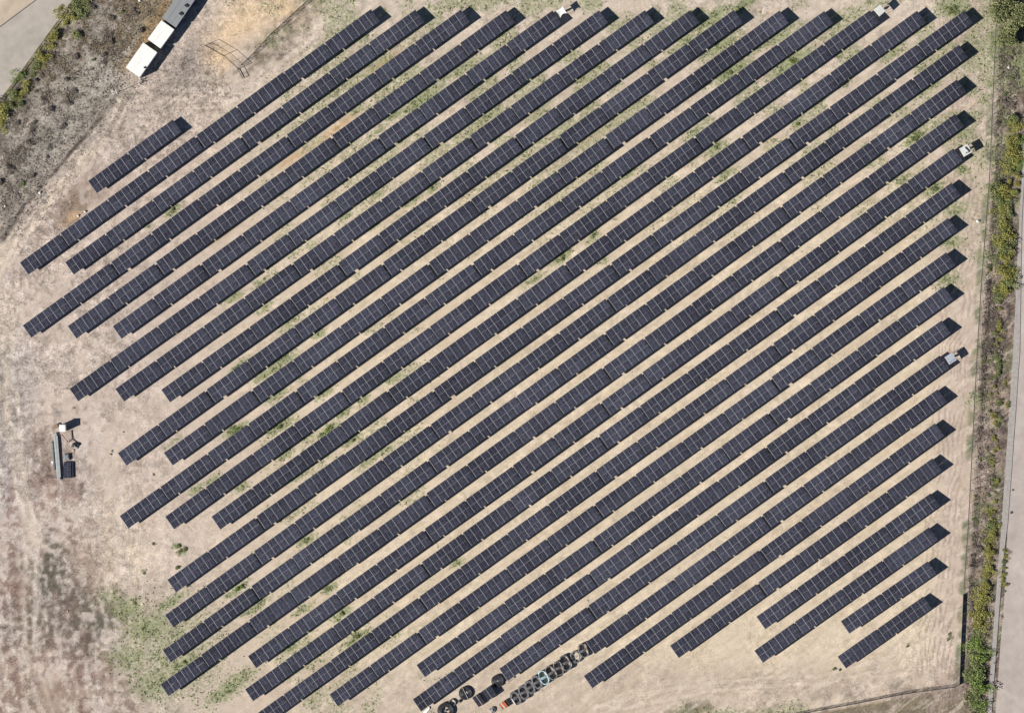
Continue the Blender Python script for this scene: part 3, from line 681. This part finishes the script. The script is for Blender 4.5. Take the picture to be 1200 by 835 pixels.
# ------------------------------------------------------------------ pile of materials on the left
p = P(73.4, 501.3, 2.4)
T = empty('portable_toilet', (p.x, p.y, 0), R(2), 'small tall white roofed cubicle casting a long shadow, by the beam pile', 'portable toilet')
mb = MB(); mb.box((0, 0, 1.2), (1.6, 1.8, 2.1)); mb.build('wall', M['cream_wall'], T, bevel=.04)
mb = MB(); mb.box((0, 0, 2.32), (1.75, 1.95, .14)); mb.box((0, 0, 2.42), (1.4, 1.6, .08)); rf = mb.build('roof', M['white'], T, bevel=.03); MB().tube((.5, .6, 2.4), (.5, .6, 2.75), .06).build('vent_pipe', M['dirty_white'], rf)
mb = MB(); mb.box((-.0, -.92, 1.15), (.9, .04, 1.9)); dd = mb.build('door', M['grey_roof'], T); MB().box((.3, -.96, 1.1), (.12, .04, .05)).build('handle', M['dark'], dd)
def beams(a_, b_, n, label, dia, layers, m):
    a_ = P(*a_); b_ = P(*b_); dv = (b_-a_); ang = math.atan2(dv.y, dv.x); l = dv.length
    c = (a_+b_)/2
    k = 0
    for ly in range(layers):
        for i in range(n-ly):
            off = (i-(n-ly-1)/2)*dia*1.12; ll = l*random.uniform(.86, 1.0)
            mb = MB(); t_ = .018; z = .12+dia/2+ly*dia*1.02
            mb.box((0, 0, z+dia/2-t_), (ll, dia, t_*2)); mb.box((0, dia/2-t_, z-t_), (ll, t_*2, dia-2*t_)); mb.box((0, -dia/2+t_, z-t_), (ll, t_*2, dia-2*t_))
            o = mb.build('steel_beam', m, None, (c.x-math.sin(ang)*off+math.cos(ang)*random.uniform(-.3, .3), c.y+math.cos(ang)*off, 0), ang+random.gauss(0, .004))
            tag(o, label, 'beam', 'steel beams piled beside the white cubicle')
beams((65.2, 507), (69.8, 562.5), 5, 'long pale steel beam in the thick bundle below the white cubicle', .22, 2, mat('pale_zinc', (.46, .48, .46), .5, .2, .15, 3))
beams((61, 517), (63.6, 551), 2, 'thinner pale beam lying left of the thick beam bundle', .2, 1, M['steel'])
# sleepers below the beams
for i, q in enumerate(((66.2, 512), (67.4, 535), (69.2, 558))):
    o = MB().box((0, 0, .06), (1.9, .14, .115)).build('timber_bearer', M['wood'], None, P(*q)+Vector((0, 0, .001))); tag(o, 'timber bearer under the pale steel beam bundle', 'bearer', 'bearers under the beam bundle')
def module_stack(cx, cy, wx_, wy_, deg, layers, label, h0=.15):
    T = empty('panel_pallet', P(cx, cy), R(deg), label, 'pallet', None)
    mb = MB()
    for k in (-1, 0, 1): mb.box((0, k*wy_*.42, .06), (wx_, .12, .1))
    for k in range(7): mb.box(((k-3)*wx_*.155, 0, .13), (.12, wy_, .03))
    mb.build('pallet', M['wood'], T)
    for k in range(layers):
        mb = MB(); z = .19+k*.055; x0, y0 = random.gauss(0, .02), random.gauss(0, .02)
        o = link('solar_panel', PM, T, (x0, y0, z), (0, 0, random.gauss(0, .01))); o.scale = (wx_/CELL, wy_/HW, 1)
    return T
module_stack(79.3, 550.5, 2.1, 4.3, 0, 7, 'pallet stack of dark panels beside the beam bundle, left ground')
T = module_stack(85.3, 550.3, .5, 4.2, 0, 4, 'narrow strip of dark panels leaning against the left panel stack')
mb = MB(); mb.box((0, 0, .35), (1.4, 1.7, .5)); mb.box((0, .2, .65), (1.0, .9, .12)); o = mb.build('metal_crate', M['steel'], None, P(78.3, 535.5), R(5), bevel=.03); tag(o, 'small grey metal crate just above the left stack of dark panels', 'crate')
# stump like brown drum
T = empty('cable_drum', P(65.6, 499.2), 0, 'small brown wooden cable drum touching the white cubicle', 'drum')
for z in (.05, .62): MB().tube((0, 0, z), (0, 0, z+.06), .62, 20).build('flange', M['wood'], T)
MB().tube((0, 0, .11), (0, 0, .62), .33, 14).build('core', M['dark'], T)
# tan sheet with its dark hems
def sheet(cx, cy, pts, m, name, label, cat, amp_=.05, edge=None):
    c = P(cx, cy); T_ = empty(name, c, 0, label, cat)
    bm_ = bmesh.new(); vs_ = [bm_.verts.new((P(*q)-c)+Vector((0, 0, .06))) for q in pts]; f_ = bm_.faces.new(vs_)
    bmesh.ops.triangulate(bm_, faces=[f_]); bmesh.ops.subdivide_edges(bm_, edges=bm_.edges[:], cuts=5, use_grid_fill=True)
    for v in bm_.verts: v.co.z += amp_*(random.random())
    me_ = bpy.data.meshes.new('sheet'); bm_.to_mesh(me_); bm_.free(); me_.materials.append(m); me_.polygons.foreach_set('use_smooth', [True]*len(me_.polygons))
    s_ = link('cloth', me_, T_); sm = s_.modifiers.new('t', 'SOLIDIFY'); sm.thickness = .02
    if edge:
        MB().loop([P(*q)-c+Vector((0, 0, .1)) for q in edge], .09, 6, False).build('rolled_hem', M['dark'], T_)
    return T_
sheet(79, 510, [(72.5,507.5),(85,503.5),(85.5,513),(80.5,518)], M['tarp'], 'tarpaulin', 'tan tarpaulin with dark rolled hem beside the white cubicle', 'tarpaulin', .08, [(72,508),(80,517.8),(85,514),(90,518)])
# crumpled plastic
def crumple(cx, cy, r, h, m, name, label, cat, group=None, sub=2, sq=(1, 1), rz=0):
    bm_ = bmesh.new(); bmesh.ops.create_icosphere(bm_, subdivisions=sub, radius=1)
    for v in bm_.verts:
        k_ = .7+.5*random.random(); v.co = Vector((v.co.x*r*sq[0]*k_, v.co.y*r*sq[1]*k_, max(v.co.z, -.1)*h*k_))
    me_ = bpy.data.meshes.new(name); bm_.to_mesh(me_); bm_.free(); me_.materials.append(m)
    o_ = link(name, me_, None, P(cx, cy)+Vector((0, 0, h*.09)), (0, 0, rz)); tag(o_, label, cat, group); return o_
crumple(88.3, 521.5, 1.0, .7, M['black_plastic'], 'plastic_sheet', 'crumpled black plastic heap right of the tan tarpaulin', 'plastic sheet', sq=(1.1, .8))
crumple(89.3, 523.3, .55, .6, M['dirty_white'], 'plastic_bag', 'white bag lying on the crumpled black plastic heap', 'bag')
crumple(62, 541, .5, .3, M['dirty_white'], 'plastic_bag', 'small pale bag left of the steel beams', 'bag')
crumple(86, 527, .5, .25, M['tarp'], 'cardboard_scrap', 'tan cardboard scrap below the black plastic heap', 'cardboard')

# ------------------------------------------------------------------ pipe coils at the bottom
def coil(cx, cy, r, deg, kind, label, m, lean=0, group='pipe coils lined up at the bottom edge of the field', spokes=0, thick=.42, sqx=1.0, hgt=.55, hub=None, bar=0):
    T = empty('pipe_coil', P(cx, cy), R(deg), label, 'pipe coil', group)
    rr = .075; mb = MB(); nseg = 28
    nl = max(3, int(hgt/(rr*1.9))); nw = max(2, int(thick/(rr*2)))
    def at(t_, rad, z):
        if kind == 'oval':   # squarish oval
            x = rad*sqx*math.copysign(abs(math.cos(t_))**.75, math.cos(t_)); y = rad*math.copysign(abs(math.sin(t_))**.75, math.sin(t_))
        else: x = rad*sqx*math.cos(t_); y = rad*math.sin(t_)
        return Vector((x, y*math.cos(lean), z*math.cos(lean)+y*math.sin(lean)+abs(r*math.sin(lean)))) 
    for i in range(nw):
        for j in range(nl):
            rad = r-rr-i*rr*2+random.gauss(0, .025); ph = random.random(); wob = random.gauss(0, .02)
            mb.loop([at(2*math.pi*k/nseg+ph, rad+wob*math.sin(3*2*math.pi*k/nseg), rr+j*rr*1.9+random.gauss(0, .012)) for k in range(nseg)], rr, 5)
    mb.build('pipe', m, T, smooth=True)
    if spokes:
        for k in range(spokes):
            t_ = math.pi*k/spokes+.3; a_ = at(t_, r*.92, hgt+.03); b_ = at(t_+math.pi, r*.92, hgt+.03); MB().tube(a_, b_, .06, 5).build('strap', M['steel'] if m != M['blue_plastic'] else M['dirty_white'], T)
    if bar:
        mb = MB()
        for k in range(4): mb.loop([(-(r*sqx)*.8+r*sqx*1.6*q/6, -bar/2+k*bar/3+random.gauss(0, .03), hgt-.08+.12*math.sin(math.pi*q/6)) for q in range(7)], .07, 5, False)
        mb.build('tie_bundle', m, T, smooth=True)
    if hub: MB().tube((0, 0, .05), (0, 0, hgt*.8), hub, 14).build('loose_end', M['steel'], T)
    return T
coil(522, 832, 2.25, 20, 'round', 'largest black pipe coil, half cut by the bottom edge', M['black_plastic'], thick=1.2, hgt=.8, hub=.3)
coil(545.3, 811.5, 1.85, 10, 'round', 'round black coil between the last row end and the panel pallets', M['black_plastic'], thick=1.3, hgt=.7, spokes=2)
coil(530, 822.5, 1.05, 10, 'round', 'small grey coil between the two big black coils', M['grey_plastic'], thick=.3, hgt=.4)
coil(583, 797.2, 1.75, 0, 'round', 'lone black coil with pale centre, touching a table corner', M['black_plastic'], thick=1.35, hgt=.6, hub=.3)
chain = [(604,817,1.45,'grey_plastic','leftmost coil of the chain, pale strap on its left side'),(613.5,810.5,1.5,'grey_plastic','grey coil second from the left in the chain of coils'),
 (621,804.5,1.4,'grey_plastic','dusty grey coil third from the left in the chain'),(629,798.5,1.45,'grey_plastic','dusty grey coil just left of the pale blue one'),
 (637.2,793,1.45,'blue_plastic','pale blue and white coil, the only bright one in the chain'),(646,787.5,1.5,'grey_plastic','two holed grey coil just right of the pale blue one'),
 (654.5,782,1.5,'grey_plastic','two holed dark coil, second right of the pale blue one'),(662.5,776,1.6,'grey_plastic','large two holed coil left of the round spoked coil')]
for i, (x, y, r_, m_, lab) in enumerate(chain):
    coil(x, y, r_*1.38, 28+random.gauss(0, 5), 'oval', lab, M[m_], lean=R(random.choice((3, -4, 6))), bar=.5, thick=.34 if i > 3 else .6, sqx=.60, hgt=.95)
    if i == 0: MB().box((0, 0, 0), (.22, 3.2, .05)).build('strap', M['white'], [o for o in C.objects if o.get('label') == lab][0], (-.95, 0, 1.05))
coil(675, 769, 1.7, 0, 'round', 'round grey coil with crossing straps near the upper end of the chain', M['grey_plastic'], thick=.45, spokes=3, hgt=.7)
coil(683.3, 761.5, 2.0, 28, 'oval', 'two holed coil at the upper end of the chain, against a table', M['grey_plastic'], lean=R(4), thick=.34, bar=.5, sqx=.6, hgt=.95)
T = module_stack(561, 819.5, 2.1, 3.1, 35, 12, 'left pallet of dark panels among the black coils, bottom edge')
MB().box((.1, 0, .9), (.16, 3.2, .05)).build('strap', M['tarp'], T); 
T = module_stack(573.5, 811, 2.9, 3.0, 35, 22, 'taller right pallet of dark panels with one pale strap, bottom edge')
MB().box((-.2, 0, 1.45), (.12, 3.1, .05)).build('strap', M['alu'], T)
T = empty('plastic_crate', P(591.5, 824.2), R(35), 'orange and white crate between the panel pallets and the coil chain', 'crate')
mb = MB(); mb.box((0, 0, .5), (2.7, 1.7, .9)); mb.build('crate_body', M['dark'], T, bevel=.05)
for k, m_ in enumerate(('orange', 'dirty_white', 'orange', 'orange')): MB().box((-1.05+.42*k, 0, 1.0+.03*k), (.33, 1.75, .14), .1).build('bundle', M[m_], T)
crumple(577.5, 831, .9, .6, M['grey_plastic'], 'pipe_offcuts', 'grey tangle of pipe offcuts right of the pallets, bottom edge', 'pipe offcuts')
crumple(539, 821, .5, .5, M['black_plastic'], 'plastic_bag', 'black bag beside the small grey coil', 'bag')
sheet(500, 831, [(496,834),(503.5,826.5),(504.5,829),(499.5,836)], M['white'], 'plastic_sheet', 'white plastic sheet by the row end at the bottom edge', 'plastic sheet', .15)
sheet(600, 796, [(592,798.5),(603,791),(604.5,793),(595,800)], M['tarp'], 'tarpaulin', 'small dull sheet on the sand by the lone coil', 'tarpaulin', .1)

# ------------------------------------------------------------------ vegetation
def crown_mesh(name, m, rad, h, n, leaf, seed, lumps=9, flat=.75):
    r_ = np.random.default_rng(seed)
    lc = r_.normal(0, .42, (lumps, 3))*np.array([rad, rad, h*.3]); lr = r_.uniform(.35, .62, lumps)*rad
    k = r_.integers(0, lumps, n); dirs = r_.normal(0, 1, (n, 3)); dirs /= np.linalg.norm(dirs, axis=1)[:, None]
    rr = lr[k]*(r_.uniform(.15, 1, n)**.45)
    c = lc[k]+dirs*rr[:, None]*np.array([1, 1, flat]); c[:, 2] = np.abs(c[:, 2]+h*.5)
    u = r_.normal(0, 1, (n, 3)); u[:, 2] *= .6; u /= np.linalg.norm(u, axis=1)[:, None]
    v = np.cross(u, r_.normal(0, 1, (n, 3))); v /= np.linalg.norm(v, axis=1)[:, None]
    s = leaf*r_.uniform(.6, 1.4, n)[:, None]
    vs = np.stack([c-u*s, c+v*s*.6, c+u*s, c-v*s*.6], 1).reshape(-1, 3)
    me = bpy.data.meshes.new(name); me.from_pydata(vs.tolist(), [], [(4*i, 4*i+1, 4*i+2, 4*i+3) for i in range(n)]); me.materials.append(m); return me
def stem_mesh(h, r_, seed, rad):
    q = random.Random(seed); mb = MB(); mb.tube((0, 0, -.1), (0, 0, h*.45), r_, 7, r_*.7)
    for k in range(6):
        t_ = k*1.05+q.random(); mb.tube((0, 0, h*.25), (rad*.6*math.cos(t_), rad*.6*math.sin(t_), h*q.uniform(.6, .9)), r_*.55, 5, r_*.15)
    return mb.mesh('stem', M['bark'])
VAR = {}
for key, m_ in (('yel', F_YEL), ('grn', F_GRN), ('brt', F_BRT), ('dry', F_DRY)):
    VAR[key] = [crown_mesh('crown', m_, 1.0, 1.1, 700, .085, s_, 7) for s_ in (1, 2, 3)]
STEM = [stem_mesh(1.1, .07, s_, 1.0) for s_ in (1, 2, 3)]
LAB = {'yel': 'yellow green shrub', 'grn': 'dull green shrub', 'brt': 'bright green shrub', 'dry': 'dry brown bush'}
def shrub(x, y, rpx, key, where, group):
    i = random.randrange(3); p_ = P(x, y); T_ = empty('shrub', (p_.x, p_.y, gz(p_.x, p_.y)), random.uniform(0, 6.28), LAB[key]+' '+where, 'shrub', group)
    k_ = rpx*S; T_.scale = (k_, k_*random.uniform(.85, 1.2), k_*random.uniform(.45, .75))
    link('foliage', VAR[key][i], T_); link('stem', STEM[i], T_)
def in_strip(x, y, rpx, key): shrub(x, y, rpx, key, 'in the strip between the right fence and the right road', LAB[key]+'s along the right road')
RS = random.Random(5)
def run(pts, rpx, step, keys, jit):
    for (x, y) in resample(pts, step):
        in_strip(x+RS.gauss(0, jit), y+RS.gauss(0, jit), rpx*RS.uniform(.7, 1.25), RS.choice(keys))
run([(1189,142),(1186,170),(1184,200)], 7, 4.5, ['yel', 'yel', 'grn'], 3)
run([(1195,150),(1193,200),(1190,228)], 5, 8, ['yel', 'brt'], 2)
run([(1180,205),(1178,240)], 4, 7, ['yel'], 2)
run([(1176,215),(1176,245),(1176,290),(1177,320),(1173,345)], 7.5, 4.8, ['yel', 'yel', 'grn'], 3)
run([(1184,250),(1182,330)], 4.5, 9, ['grn', 'yel'], 2)
run([(1172,350),(1170,380),(1172,402),(1168,420)], 4.5, 8, ['grn', 'yel'], 2)
for x, y, r_, k_ in ((1169,425,4,'grn'),(1170,438,4,'grn'),(1177,449,3.5,'yel'),(1180,475,5,'yel'),(1164,488,4.5,'yel'),(1169,498,4,'grn'),(1167,515,3,'yel'),(1161,540,3,'yel'),(1169,563,4,'yel'),(1162,600,5,'yel'),(1160,614,4.5,'yel'),(1158,580,3,'grn')): in_strip(x, y, r_, k_)
run([(1161,612),(1160,640),(1158,665),(1153,690)], 5.5, 4.5, ['yel', 'yel', 'yel', 'grn'], 2)
run([(1150,695),(1147,730)], 8, 5, ['yel'], 3)
run([(1170,425),(1168,470),(1166,520),(1163,570),(1161,605)], 3.4, 7, ['yel', 'grn'], 3)
run([(1142,738),(1146,780),(1145,826),(1144,845)], 8.5, 5.5, ['brt', 'brt', 'grn'], 2)
run([(1178,645),(1177,665),(1177,684)], 3.5, 7, ['yel', 'grn'], .8)
for x, y, r_ in ((1178,692,1.6),(1187,574,1.6),(1185,600,2),(1166,776,2),(1174,722,1.8)): in_strip(x, y, r_, 'dry')
def in_left(x, y, rpx, key): shrub(x, y, rpx, key, 'beside the guard rail of the left road', LAB[key]+'s along the left road')
for x, y, r_, k_ in ((83,21,6,'yel'),(88,6,6,'grn'),(76,27,4,'yel'),(65,42,6.5,'yel'),(60,55,4,'yel'),(48,67,6,'yel'),(43,79,5,'grn'),(53,72,3.5,'yel'),(24,90,5,'brt'),(31,98,5,'yel'),(27,110,5,'yel'),(15,113,6,'grn'),(5,131,8,'yel'),(12,122,5,'grn'),
   (3,145,5,'yel'),(38,88,4,'grn'),(90,40,6,'grn'),(96,18,6,'grn'),(70,12,4,'yel'),(100,4,6,'grn'),(17,124,3,'yel')): in_left(x, y, r_*1.35, k_)
def in_scarp(x, y, rpx, key='dry'): shrub(x, y, rpx, key, 'on the grey scrub slope left of the cabins', LAB[key]+'s on the scrub slope')
for k in range(42):
    for _ in range(50):
        x = RS.uniform(-5, 215); y = RS.uniform(-5, 260)
        xs_ = np.interp(y, [p[1] for p in SCARP], [p[0] for p in SCARP]); xr = np.interp(y, [-78, 0, 118, 243], [140, 85, 0, -90])
        if xr+8 < x < xs_-9 and not (abs(x-118) < 16 and abs(y-92) < 16): break
    in_scarp(x, y, RS.uniform(2.5, 6), 'grn' if RS.random() < .12 else 'dry')
for k in range(80):       # dry bushes outside the right fence
    y = RS.uniform(60, 820); x = xat(y, FENCE_R)+RS.uniform(6, 24)
    in_strip(x, y, RS.uniform(2, 4), 'dry' if RS.random() < .75 else 'grn')
# little green bushes standing alone in the field
WHERE = 'growing in the sand between the solar rows'
for x, y, r_, k_ in ((1096,221,4.5,'grn'),(1073,161,5,'grn'),(1069,163,4,'grn'),(277,690,4.5,'brt'),(283,686,3.5,'brt'),(418,746,4,'grn'),(400,718,4,'grn'),(383,503,4,'brt'),(328,500,4.5,'grn'),(277,503,4,'brt'),(659,303,3.2,'grn'),(695,275,3,'grn'),
    (1119,10,5,'grn'),(1114,12,4,'grn'),(839,173,3,'grn'),(506,220,3,'grn'),(216,776,4,'brt'),(935,146,3,'brt'),(413,516,3,'grn'),(928,73,4,'brt'),(856,85,4,'grn'),(360,632,3.5,'grn'),(203,245,3.2,'grn')):
    shrub(x, y, r_*.8, k_, WHERE, LAB[k_]+'s between the solar rows')
for x, y, r_ in ((209,639,3.6),(217,643,3.6),(211,646,3.2),(179,637,2.2),(168,671,2.4),(131,528,1.5),(130,532,1.4),(180,556,1.6),(87,478,1.4),(145,506,1.3),(207,665,3),(157,706,3.2)):
    shrub(x, y, r_, 'grn', 'alone on the open ground left of the rows', 'dull green shrubs on the open left ground')
for x, y, r_ in ((977,783,2.6),(984,784,2),(1144,665,1),(1111,748,3),(1063,757,2.2),(1112,742,2.4)):
    shrub(x, y, r_, 'grn', 'on bare sand near the lower right corner', 'dull green shrubs by the lower right corner')
# trees, top right corner
def tree(x, y, rpx, h, m, label, seed):
    p_ = P(x, y); T_ = empty('tree', p_, 0, label, 'tree', 'trees in the top right corner'); rad = rpx*S
    me_ = crown_mesh('crown', m, rad, h*.55, 5200, .20, seed, 14, .55); o_ = link('crown', me_, T_, (0, 0, h*.33))
    mb = MB(); mb.tube((0, 0, -.2), (0.1, 0, h*.6), .28, 8, .16)
    for k in range(8): t_ = k*.8; mb.tube((0, 0, h*(.3+.03*k)), (rad*.7*math.cos(t_), rad*.7*math.sin(t_), h*(.6+.03*k)), .11, 5, .03)
    mb.build('trunk', M['bark'], T_)
F_TREE = foliage_mat('yellowish_tree_leaves', (.11, .13, .05), (.30, .31, .14), .5)  # lighter, yellower green; the leaves' own colour, same for all three trees
tree(1176, 12, 17, 4.2, F_TREE, 'broad green tree in the top right corner, left of its neighbour', 5)
tree(1196, 20, 16, 4.6, F_TREE, 'green tree cut by the right edge, top right corner', 6)
tree(1183, 42, 13, 3.2, F_TREE, 'lower green tree just below the two corner trees, top right', 7)

# weeds : nobody could count these tufts
def tufts(name, label, m, pts, leaf, cat):
    n = len(pts); pts = np.array(pts); k = 5
    c = np.repeat(pts, k, 0); c[:, :2] += rng.normal(0, .13, (n*k, 2)); c[:, 2] += rng.uniform(.02, .14, n*k)
    u = rng.normal(0, 1, (n*k, 3)); u[:, 2] *= .5; u /= np.linalg.norm(u, axis=1)[:, None]; v = np.cross(u, rng.normal(0, 1, (n*k, 3))); v /= np.linalg.norm(v, axis=1)[:, None]
    s = leaf*rng.uniform(.5, 1.5, n*k)[:, None]
    vs = np.stack([c-u*s, c+v*s*.55, c+u*s, c-v*s*.55], 1).reshape(-1, 3)
    me_ = bpy.data.meshes.new(name); me_.from_pydata(vs.tolist(), [], [(4*i, 4*i+1, 4*i+2, 4*i+3) for i in range(n*k)]); me_.materials.append(m)
    o_ = link(name, me_); tag(o_, label, cat, kind='stuff')
def sample(field, count, thr=.0):
    out = []; f = np.where(inside & (np.abs(px-600) < 620) & (np.abs(py-417) < 435), field, 0).ravel(); f = np.where(f > thr, f, 0); pr = f/f.sum()
    ids = rng.choice(len(f), count, p=pr); q = co[ids].copy(); q[:, :2] += rng.uniform(-.25, .25, (count, 2)); return q
tufts('weeds', 'low green weeds in patches between the rows and on the left ground', F_WEED, sample(green**2*(sstep(n3, .42, .58)+.05), 11000, .03), .13, 'weeds')
tufts('dry_litter', 'dry twigs and scrub litter on the slopes and verges', F_DRY, sample((scrub*.6+rs*(dr < 30)+.0)*(sstep(n2, .35, .6)+.15)*(px+py*.72 > 92), 9500, .05), .13, 'dry scrub')
# pale stones, one object
mb = MB(); q = sample(litter*.5+.02, 700)
q = q[(q[:, 0]/S+600+(417.5-q[:, 1]/S)*.72 > 95)]
for p_ in q:
    r_ = abs(rng.normal(0, .06))+.05; mb.box((p_[0], p_[1], p_[2]+r_*.25), (r_*2, r_*1.5, r_), rng.uniform(0, 3), rng.uniform(-.3, .3))
tag(mb.build('stones', mat('pale_stone', (.50, .45, .38), .9, 0, .2, .3)), 'scattered pale stones on the ground', 'stones', kind='stuff')
for x, y, r_ in ((1182,79,.5),(1196,186,.5),(1146,259,.6),(1166,224,.4),(1185,284,.4),(1166,338,.5),(164,1,.5),(47,226,.5),(100,248,.5),(92,253,.5)):
    crumple(x, y, r_, .4, mat('pale_rock', (.62, .58, .52), .9), 'boulder', 'pale boulder on the rough verge outside the rows', 'boulder', 'pale boulders on the verges', 1)
